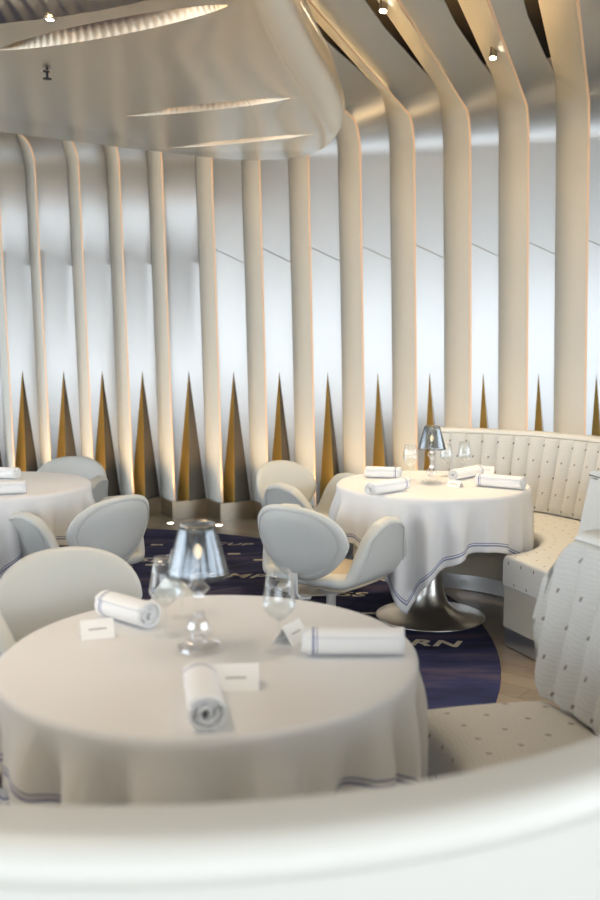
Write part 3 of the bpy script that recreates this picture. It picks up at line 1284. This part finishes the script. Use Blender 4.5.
def booth(c, label, a0, a1, b0, b1, rf, end_cap):
    """a0 / a1: functions (r, z) -> end angle at the clockwise and the anticlockwise end"""
    t = thing('banquette', label, 'banquette', (c.x, c.y, 0.0), 0, 'curved booths')
    ang = lambda i0, i1: (lambda tt, r, z: (a0(r, z) + i0 / max(r, .3)) * (1 - tt) + (a1(r, z) - i1 / max(r, .3)) * tt)
    bang = lambda i0, i1: (lambda tt, r, z: (b0(r, z) + i0) * (1 - tt) + (b1(r, z) - i1) * tt)
    # metal kick plate and leather base
    sweep('kick_plate', rounded([(rf + 0.02, 0.005), (rf + 0.02, 0.098), (1.08, 0.098), (1.08, 0.005)], [0, 0.004, 0, 0]), ang(0.012, 0.012), MT['kick'], t)
    sweep('base', rounded([(rf + 0.015, 0.099), (rf + 0.015, 0.305), (1.06, 0.305), (1.06, 0.099)], [0.004, 0.004, 0, 0]), ang(0.006, 0.006), MT['baseleather'], t)
    seat = dense(rounded([(rf, 0.300), (rf - 0.005, 0.468), (1.045, 0.455), (1.045, 0.300)], [0.03, 0.055, 0.0, 0.0], 6), 0.04)
    so = sweep('seat_cushion', seat, ang(0, 0), MT['fabric'], t, 0.8)
    bv = so.modifiers.new('soft_edge', 'BEVEL')
    bv.width = 0.022
    bv.segments = 4
    bv.limit_method = 'ANGLE'
    bv.angle_limit = R_(60)

    # quilted backrest: vertical channels 0.1 m wide
    back = dense(rounded([(1.030, 0.462), (1.135, 0.925), (1.175, 0.925), (1.075, 0.462)], [0.01, 0.012, 0.0, 0.0], 3), 0.03)

    def quilt(tt, r, z, k, a):
        # front side only
        fr = 1.030 + (z - 0.462) * 0.227
        if r < fr + 0.012:
            ch = abs(math.sin(PI * (a * 1.05) / 0.1))
            r = r - 0.026 * (ch ** 0.5) * min(1, (z - 0.455) / 0.03)
        return r, z
    NSb = 96
    sect = back
    # finer sweep for the channels
    verts, uv, faces = [], [], []
    NS = 620
    ns = len(sect)
    arc = [0.0]
    for (r0, z0), (r1, z1) in zip(sect, sect[1:]):
        arc.append(arc[-1] + math.hypot(r1 - r0, z1 - z0))
    g = bang(0.005, 0.0)
    for j in range(NS + 1):
        tt = j / NS
        for kk, (r, z) in enumerate(sect):
            a = g(tt, r, z)
            rr, zz_ = quilt(tt, r, z, kk, a)
            verts.append((rr * math.cos(a), rr * math.sin(a), zz_))
            uv.append((a * 1.05 + 0.05, arc[kk] + 0.02))
    for j in range(NS):
        for kk in range(ns):
            p, q = j * ns + kk, j * ns + (kk + 1) % ns
            faces.append((p, q, q + ns, p + ns))
    faces.append(tuple(range(ns)))
    faces.append(tuple(range(NS * ns, (NS + 1) * ns)))
    sharp(mesh('backrest', verts, faces, MT['fabric'], t, True, uv), 60)
    # smooth leather shell outside and the rounded rail on top
    shell = rounded([(1.082, 0.012), (1.082, 0.46), (1.180, 0.905), (1.222, 0.905), (1.19, 0.012)], [0, 0, 0, 0.004, 0.004])
    sweep('outer_shell', shell, bang(0.005, 0.01), MT['boothleather'], t)
    rail = rounded([(1.124, 0.926), (1.128, 0.957), (1.234, 0.957), (1.242, 0.905), (1.185, 0.906), (1.170, 0.926)],
                   [0.012, 0.026, 0.034, 0.022, 0.0, 0.0], 6)
    sweep('top_rail', rail, bang(-0.026, -0.012), MT['boothleather'], t)
    if end_cap:
        # a leather panel closing the end of the back
        capsec = rounded([(1.082, 0.012), (1.082, 0.455), (1.022, 0.470), (1.127, 0.922), (1.226, 0.908), (1.194, 0.012)], [0, 0, 0.006, 0.01, 0.006, 0])
        sweep('end_panel', capsec, lambda tt, r, z: b0(r, z) + 0.004 - 0.026 * (1 - tt), MT['boothleather'], t)
    return t


# the far booth: opens to the left; the near booth: its back runs across the foreground
EZ = [(0.0, 0), (0.46, 0), (0.55, 3), (0.68, 5), (0.80, 4.5), (0.86, 3), (0.92, 0), (0.97, -2)]


def bulge(z):
    for (z0, d0), (z1, d1) in zip(EZ, EZ[1:]):
        if z <= z1:
            return R_(d0 + (d1 - d0) * max(0, z - z0) / (z1 - z0))
    return R_(EZ[-1][1])


far_a0 = lambda r, z: R_(-62 - 3 * (r - 0.57) / 0.5)
far_a1 = lambda r, z: R_(83)
far_b0 = lambda r, z: R_(-60.5)
near_a0 = lambda r, z: R_(-172)
near_a1 = lambda r, z: R_(31 - 6.5 * (r - 0.62) / 0.42)
near_b1 = lambda r, z: R_(24) + bulge(z)
booth(Vector((0.745, 4.92)), 'curved cream banquette with dotted quilted back behind the far round table', far_a0, far_a1, far_b0, far_a1, 0.57, True)
booth(T2, 'curved cream banquette around the foreground table, its back crossing the bottom of the photo', near_a0, near_a1, near_a0, near_b1, 0.62, False)


# ------------------------------------------------------------------ chairs
def make_chair(label, loc, rz):
    t = thing('lounge_chair', label, 'chair', loc, rz, 'grey leather swivel chairs')
    lathe('base_disc', [(0.0, 0.0055), (0.236, 0.0055), (0.240, 0.010), (0.236, 0.016), (0.05, 0.030), (0.03, 0.045), (0.0, 0.045)], MT['chairdisc'], t, 48)
    lathe('stem', [(0.0, 0.044), (0.024, 0.044), (0.024, 0.26), (0.06, 0.30), (0.10, 0.325), (0.0, 0.325)], MT['chairmetal'], t, 24)
    # shell: a cup that runs from arm to arm under the sitter
    NU, NV = 28, 12
    verts, faces = [], []

    def shell_pt(u, v):
        # u -1..1 from the left arm tip to the right one, v 0..1 back to front
        s = 1 if u >= 0 else -1
        a = abs(u)
        # cross section: flat bottom, turning up and leaning outwards
        key = [(0.0, 0.0, 0.335), (0.16, 0.10, 0.336), (0.32, 0.19, 0.345), (0.46, 0.255, 0.385), (0.60, 0.284, 0.465), (0.75, 0.304, 0.560),
               (0.88, 0.324, 0.615), (1.0, 0.344, 0.660)]
        for m in range(len(key) - 1):
            if a <= key[m + 1][0] + 1e-9:
                k0, k1, k2, k3 = key[max(m - 1, 0)], key[m], key[m + 1], key[min(m + 2, len(key) - 1)]
                q = (a - k1[0]) / (k2[0] - k1[0])
                w = k2[0] - k1[0]
                vals = []
                for c in (1, 2):
                    m1 = (k2[c] - k0[c]) / (k2[0] - k0[0]) * w
                    m2 = (k3[c] - k1[c]) / (k3[0] - k1[0]) * w
                    if c == 1 and m == 0:
                        m1 = k2[c] / k2[0] * w
                    if c == 2 and m == 0:
                        m1 = 0
                    vals.append((2 * q ** 3 - 3 * q ** 2 + 1) * k1[c] + (q ** 3 - 2 * q ** 2 + q) * m1 + (3 * q ** 2 - 2 * q ** 3) * k2[c] + (q ** 3 - q ** 2) * m2)
                x, z = vals
                break
        y0 = -0.245 + 0.115 * smoothstep(0.35, 1.0, a)
        y1 = 0.285 - 0.12 * smoothstep(0.45, 1.0, a) + 0.02 * (1 - a)
        # round the arm tips and the front lip
        tip = max(0.0, (a - 0.72) / 0.28)
        mid = (y0 + y1) / 2
        k = math.sqrt(max(0.0, 1 - (tip * 0.84) ** 3))
        y0, y1 = mid + (y0 - mid) * k, mid + (y1 - mid) * k
        y = y0 + (y1 - y0) * v
        z += 0.022 * (v - 0.5) * (1 - a) * 2 + 0.05 * smoothstep(0.5, 1.0, a) * (0.5 - abs(v - 0.45)) - 0.03 * max(0, v - 0.8) / 0.2 * (1 - a)
        z += 0.055 * (1 - v) ** 2 * (1 - smoothstep(0.2, 0.6, a))
        return (s * x, y, z)
    for j in range(NV + 1):
        for i in range(NU + 1):
            verts.append(shell_pt(-1 + 2 * i / NU, j / NV))
    for j in range(NV):
        for i in range(NU):
            p = j * (NU + 1) + i
            faces.append((p, p + 1, p + NU + 2, p + NU + 1))
    o = mesh('shell', verts, faces, MT['leather'], t, True)
    solid(o, 0.052, -1)
    subsurf(o, 2)
    # seam lines on the outer faces of the arms, laid on the finished surface
    bpy.context.view_layer.update()
    bvh = BVHTree.FromObject(o, bpy.context.evaluated_depsgraph_get())
    for s in (-1, 1):
        pts = []
        path_uv = [(0.46 + 0.04 * k, 0.10 + 0.004 * k) for k in range(11)] + [(0.90, 0.25), (0.915, 0.4), (0.915, 0.55), (0.90, 0.7)] + \
                  [(0.86 - 0.04 * k, 0.86 + 0.004 * k) for k in range(10)]
        for a, v in path_uv:
            p = Vector(shell_pt(s * a, v)) + Vector((s * 0.075, 0, -0.05 * (1 - a)))
            hit = bvh.find_nearest(p)
            pts.append(tuple(hit[0]))
        tube('seam', pts, 0.003, MT['piping'], o, 6)
    # seat pad
    pv, pf = [], []
    for j in range(13):
        for i in range(17):
            u, v = -1 + 2 * i / 16, j / 12
            x = 0.215 * u * (1 - 0.08 * (2 * v - 1) ** 2)
            y = -0.20 + 0.46 * v
            q = (1 - abs(u) ** 4) * (1 - abs(2 * v - 1) ** 4)
            pv.append((x, y, 0.352 + 0.062 * (max(0, q) ** 0.35)))
    for j in range(12):
        for i in range(16):
            p = j * 17 + i
            pf.append((p, p + 1, p + 18, p + 17))
    mesh('seat_pad', pv, pf, MT['seatpad'], t, True)

    # backrest: an upright oval pad, wider at the top, wrapped around the sitter
    def outline_r(a):
        c, s = math.cos(a), math.sin(a)
        n = 2.35
        r = (abs(c / 0.262) ** n + abs(s / 0.185) ** n) ** (-1 / n)
        return r * c, r * s

    def back_pt(x, h, front):
        x2 = x * (1 + 0.26 * (h / 0.185))if h < 0 else x * (1 + 0.02 * h / 0.185)
        y = -0.262 + 0.95 * x2 * x2 - 0.20 * (h + 0.185) - 0.10 * max(0, h) ** 1
        return Vector((x2, y + front, 0.585 + h))
    bv_, bf_ = [], []
    NA = 64
    shells = [(0.0, 0.030), (0.45, 0.030), (0.8, 0.027), (0.93, 0.020), (0.985, 0.010), (1.0, 0.0), (0.985, -0.010), (0.93, -0.020), (0.88, -0.0225), (0.865, -0.0205),
              (0.85, -0.023), (0.6, -0.028), (0.3, -0.031), (0.0, -0.032)]
    for (q, th) in shells:
        for kk in range(NA):
            x, h = outline_r(2 * PI * kk / NA)
            bv_.append(back_pt(x * q, h * q, th))
    for j in range(len(shells) - 1):
        for kk in range(NA):
            a, b_ = j * NA + kk, j * NA + (kk + 1) % NA
            bf_.append((a, b_, b_ + NA, a + NA))
    bk = weld(mesh('backrest', bv_, bf_, MT['leather'], t, True), 1e-4)
    pts = []
    for kk in range(NA + 1):
        x, h = outline_r(2 * PI * kk / NA)
        pts.append(tuple(back_pt(x * 0.87, h * 0.87, -0.0225)))
    tube('piping', pts, 0.0032, MT['piping'], bk, 6, False)
    # metal bracket between shell and back
    br = [(-0.20, 0.300), (-0.285, 0.318), (-0.312, 0.345), (-0.312, 0.440)]
    verts, faces = [], []
    for y, z in br:
        for dx, dy in ((-0.022, -0.005), (0.022, -0.005), (0.022, 0.006), (-0.022, 0.006)):
            verts.append((dx, y + dy, z + (0 if z > 0.33 else dy)))
    for j in range(len(br) - 1):
        for k in range(4):
            p, q = j * 4 + k, j * 4 + (k + 1) % 4
            faces.append((p, q, q + 4, p + 4))
    faces += [(0, 1, 2, 3), (12, 13, 14, 15)]
    sharp(mesh('bracket', verts, faces, MT['white'], t), 50)
    return t


def face(dx, dy):
    return math.atan2(-dx, dy)


c0 = make_chair('grey leather chair seen from behind, left of the table before the far booth', (0.155, 4.38, 0), face(0.58, 0.78))
chairs = [
    ((0.095, 5.52, 0), face(0.72, -0.69), 'grey leather chair facing the camera, behind the chair left of the far booth table'),
    ((-1.15, 4.58, 0), face(-0.80, 0.60), 'grey leather chair seen from behind, right of the table at the left edge'),
    ((-1.57, 5.66, 0), face(-0.18, -0.97), 'grey leather chair behind the table at the left edge, only its back showing'),
    ((-1.74, 3.92, 0), face(-0.25, 0.97), 'grey leather chair cut by the left edge of the photo, before the left table'),
    ((-0.70, 2.90, 0), face(0.47, -0.88), 'large pale leather chair behind the foreground table at the left'),
]
for loc, rz, lab in chairs:
    copy_tree(c0, loc, rz, lab)


# ------------------------------------------------------------------ tableware
def crystal_lamp(loc, label, rz=0.0):
    t = thing('table_lamp', label, 'table lamp', loc, rz, 'crystal table lamps')
    sg = 10
    # cut base, stacked cut knobs, column
    o = lathe('foot', [(0.0, 0.001), (0.050, 0.001), (0.062, 0.008), (0.058, 0.016), (0.036, 0.026), (0.020, 0.033), (0.0, 0.033)], MT['crystal_foot'], t, sg, False)
    o = lathe('knob', [(0.0, 0.034), (0.017, 0.036), (0.030, 0.052), (0.032, 0.062), (0.026, 0.078), (0.014, 0.088), (0.0, 0.089)], MT['crystal'], t, sg, False)
    lathe('column', [(0.0, 0.090), (0.015, 0.090), (0.0125, 0.105), (0.0125, 0.135), (0.016, 0.148), (0.0, 0.149)], MT['crystal'], t, sg, False)
    lathe('knob', [(0.0, 0.150), (0.018, 0.151), (0.030, 0.165), (0.018, 0.178), (0.014, 0.182), (0.0, 0.183)], MT['crystal'], t, sg, False)
    lathe('knob', [(0.0, 0.184), (0.014, 0.185), (0.025, 0.194), (0.026, 0.202), (0.018, 0.211), (0.011, 0.215), (0.0, 0.216)], MT['crystal'], t, sg, False)
    lathe('lamp_holder', [(0.0, 0.217), (0.012, 0.217), (0.012, 0.240), (0.0, 0.240)], MT['spot'], t, 16)
    # pleated silvered shade
    verts, faces = [], []
    nseg, nrow = 96, 10
    for j in range(nrow + 1):
        q = j / nrow
        r = 0.079 + (0.0435 - 0.079) * q
        for kk in range(nseg):
            a = 2 * PI * kk / nseg
            rr = r * (1 + 0.012 * math.cos(12 * a))
            verts.append((rr * math.cos(a), rr * math.sin(a), 0.196 + 0.134 * q))
    for j in range(nrow):
        for kk in range(nseg):
            a, b_ = j * nseg + kk, j * nseg + (kk + 1) % nseg
            faces.append((a, b_, b_ + nseg, a + nseg))
    sh = mesh('lamp_shade', verts, faces, MT['shade'], t, True)
    solid(sh, 0.0018, 0)
    ringp = [(0.044 * math.cos(2 * PI * kk / 48), 0.044 * math.sin(2 * PI * kk / 48), 0.330) for kk in range(49)]
    tube('shade_ring', ringp, 0.0016, MT['spot'], sh, 6, False)
    for kk in range(3):
        a = 2 * PI * kk / 3 + 0.3
        tube('shade_strut', [(0.008 * math.cos(a), 0.008 * math.sin(a), 0.240), (0.0425 * math.cos(a), 0.0425 * math.sin(a), 0.327)], 0.0012, MT['spot'], sh, 6)
    lathe('bulb', [(0.0, 0.241), (0.006, 0.243), (0.011, 0.257), (0.010, 0.268), (0.004, 0.277), (0.0, 0.278)], MT['bulb'], t, 16)
    return t


ZT = TZ + 0.003
L1 = crystal_lamp((T2.x - 0.027, T2.y - 0.005, ZT), 'crystal table lamp with silvered glass shade on the foreground table')
L2 = crystal_lamp((0.722, 4.90, ZT), 'crystal table lamp with silvered glass shade on the far booth table', 0.4)


for L_ in (L1, L2):
    L_.scale = (0.95, 0.95, 0.95)


def wine_glass(loc, label, kind='tulip', s=1.0):
    t = thing('wine_glass', label, 'wine glass', loc, 0, 'wine glasses on the tables')
    lathe('foot', [(0.0, 0.0008), (0.033, 0.0008), (0.034, 0.002), (0.020, 0.004), (0.006, 0.007), (0.0, 0.008)], MT['foot'], t, 40)
    tube('stem', [(0, 0, 0.007), (0, 0, 0.03), (0, 0, 0.065), (0, 0, 0.079)], [0.0055, 0.0032, 0.003, 0.005], MT['glass'], t, 12)
    if kind == 'tulip':
        prof = [(0.0, 0.080), (0.012, 0.082), (0.028, 0.096), (0.0395, 0.113), (0.041, 0.120), (0.038, 0.138), (0.033, 0.165), (0.028, 0.205)]
    else:
        prof = [(0.0, 0.080), (0.014, 0.082), (0.031, 0.098), (0.039, 0.122), (0.040, 0.145), (0.036, 0.172), (0.030, 0.205)]
    bowl = mesh('bowl', *lathe_data(prof, 48), MT['glass'], t, True)
    weld(bowl)
    solid(bowl, 0.0012, -1)
    t.scale = (s, s, s)
    return t


gx = lambda px, py: (*bp(px, py, ZT), ZT)
wine_glass(gx(166, 636), 'wine glass on the foreground table, left of the crystal lamp', 'tulip', 1.0)
wine_glass((gx(182, 617)[0], gx(182, 617)[1], ZT), 'wine glass on the foreground table, half hidden behind the crystal lamp', 'round', 0.92)
wine_glass(gx(279, 652), 'wine glass on the foreground table, right of the crystal lamp beside the right napkin', 'tulip', 1.0)
wine_glass(gx(410, 480), 'wine glass on the far booth table, left of the crystal lamp', 'round', 1.0)
wine_glass(gx(446, 476), 'wine glass on the far booth table, next right of the crystal lamp', 'tulip', 0.93)
wine_glass(gx(464, 476), 'wine glass on the far booth table, farthest right of the lamp', 'tulip', 0.98)


def napkin(p0, p1, label, rad=0.033, flip=False, tail=True):
    """rolled linen: a spiral extruded along its axis, the loose end lying on the roll"""
    p0, p1 = Vector(p0), Vector(p1)
    L_ = (p1 - p0).length
    d = (p1 - p0).normalized()
    rz = math.atan2(d.y, d.x)
    o = None
    NSP, NL = 150, 14
    turns = 3.6
    verts, faces, uv = [], [], []
    for i in range(NL + 1):
        x = L_ * i / NL
        for k in range(NSP + 1):
            q = k / NSP
            a = q * turns * 2 * PI
            r = 0.008 + (rad - 0.008) * q ** 0.8
            # the spiral is a little squashed by its own weight
            xx = x + 0.006 * math.sin(q * 9) * (1 if i in (0, NL) else 0)
            verts.append((xx, r * math.cos(a - 1.2) * 1.06, rad * 0.97 + r * math.sin(a - 1.2) * 0.95))
            uv.append((q, (L_ - x) if flip else x))
    W = NSP + 1
    for i in range(NL):
        for k in range(NSP):
            p = i * W + k
            faces.append((p, p + 1, p + W + 1, p + W))
    o = mesh('rolled_napkin', verts, faces, MT['napkin'], None, True, uv)
    solid(o, 0.0045, 0)
    o.location = (p0.x, p0.y, ZT + 0.001)
    o.rotation_euler = (0, 0, rz)
    tag(o, label, 'napkin', 'rolled white napkins')
    return o


nz = lambda a, b_: (bp(*a, 0.785), bp(*b_, 0.785))
napkin(*nz((104, 604), (149, 617)), 'rolled white napkin on the foreground table, at far left beside a tent card', 0.036)
napkin(*nz((199, 678), (207, 716)), 'rolled white napkin at the front of the foreground table, end towards the camera', 0.036)
napkin(*nz((304, 642), (402, 642)), 'rolled white napkin with blue line at the right side of the foreground table', 0.034)
napkin(*nz((366, 472), (400, 473)), 'rolled white napkin on the far booth table, back left near a wine glass', 0.033, True)
napkin(*nz((369, 490), (405, 484)), 'rolled white napkin with blue line on the far booth table, front left', 0.035, True)
napkin(*nz((477, 480), (523, 484)), 'rolled white napkin with blue line at the right edge of the far booth table', 0.035)
napkin(*nz((480, 470), (453, 475)), 'rolled white napkin behind the right wine glass on the far booth table', 0.032)
napkin((-1.74, 4.42), (-1.40, 4.535), 'rolled white napkin at the front of the table at the left edge', 0.034)
napkin((-1.86, 5.10), (-1.60, 5.04), 'rolled white napkin at the back of the table at the left edge', 0.034)


def tent_card(px, py, label, rz, w=0.09, h=0.045, dep=0.06):
    x, y = bp(px, py, ZT)
    t = thing('place_card', label, 'place card', (x, y, ZT + 0.0006), rz, 'white place cards')
    th = 0.0012
    verts = []
    for (yy, zz_) in ((-dep / 2, 0), (0, h), (dep / 2, 0), (dep / 2 - th * 2, 0), (0, h - th * 2.2), (-dep / 2 + th * 2, 0)):
        verts += [(-w / 2, yy, zz_), (w / 2, yy, zz_)]
    faces = []
    for i in range(6):
        a, b_ = i * 2, ((i + 1) % 6) * 2
        faces.append((a, a + 1, b_ + 1, b_))
    faces += [(0, 2, 8, 10), (2, 4, 6, 8), (1, 3, 9, 11), (3, 5, 7, 9)]
    mesh('card', verts, faces, MT['card'], t, False)
    # a faint written line on the front
    ang = math.atan2(h, dep / 2)
    ln = box('written_line', -0.022, 0.022, -0.0014, 0.0014, 0.0001, 0.0003, MT['ink'], t)
    ln.location = (0, -dep / 4 - 0.0002, h / 2 + 0.0001)
    ln.rotation_euler = (ang, 0, 0)
    return t


tent_card(97, 636, 'white tent card on the foreground table, before the left napkin', R_(20), 0.085)
tent_card(236, 686, 'white place card on the foreground table, beside the front napkin', R_(3), 0.10, 0.05, 0.075)
tent_card(291, 640, 'white tent card seen edge-on behind the right napkin of the foreground table', R_(62), 0.09)
tent_card(455, 487, 'small white tent card on the far booth table, in front of the right wine glass', R_(-35), 0.075, 0.035)
tent_card(487, 473, 'small white tent card on the far booth table, behind the right napkin', R_(-20), 0.085, 0.04)

# ------------------------------------------------------------------ look
vs = scn.view_settings
vs.view_transform = 'Standard'
vs.look = 'None'
vs.exposure = 1.6
vs.gamma = 1.0
vs.use_curve_mapping = False
cy = scn.cycles
cy.max_bounces = 10
cy.transparent_max_bounces = 16
cy.caustics_reflective = False
cy.caustics_refractive = False
cy.sample_clamp_indirect = 6
cy.use_denoising = True
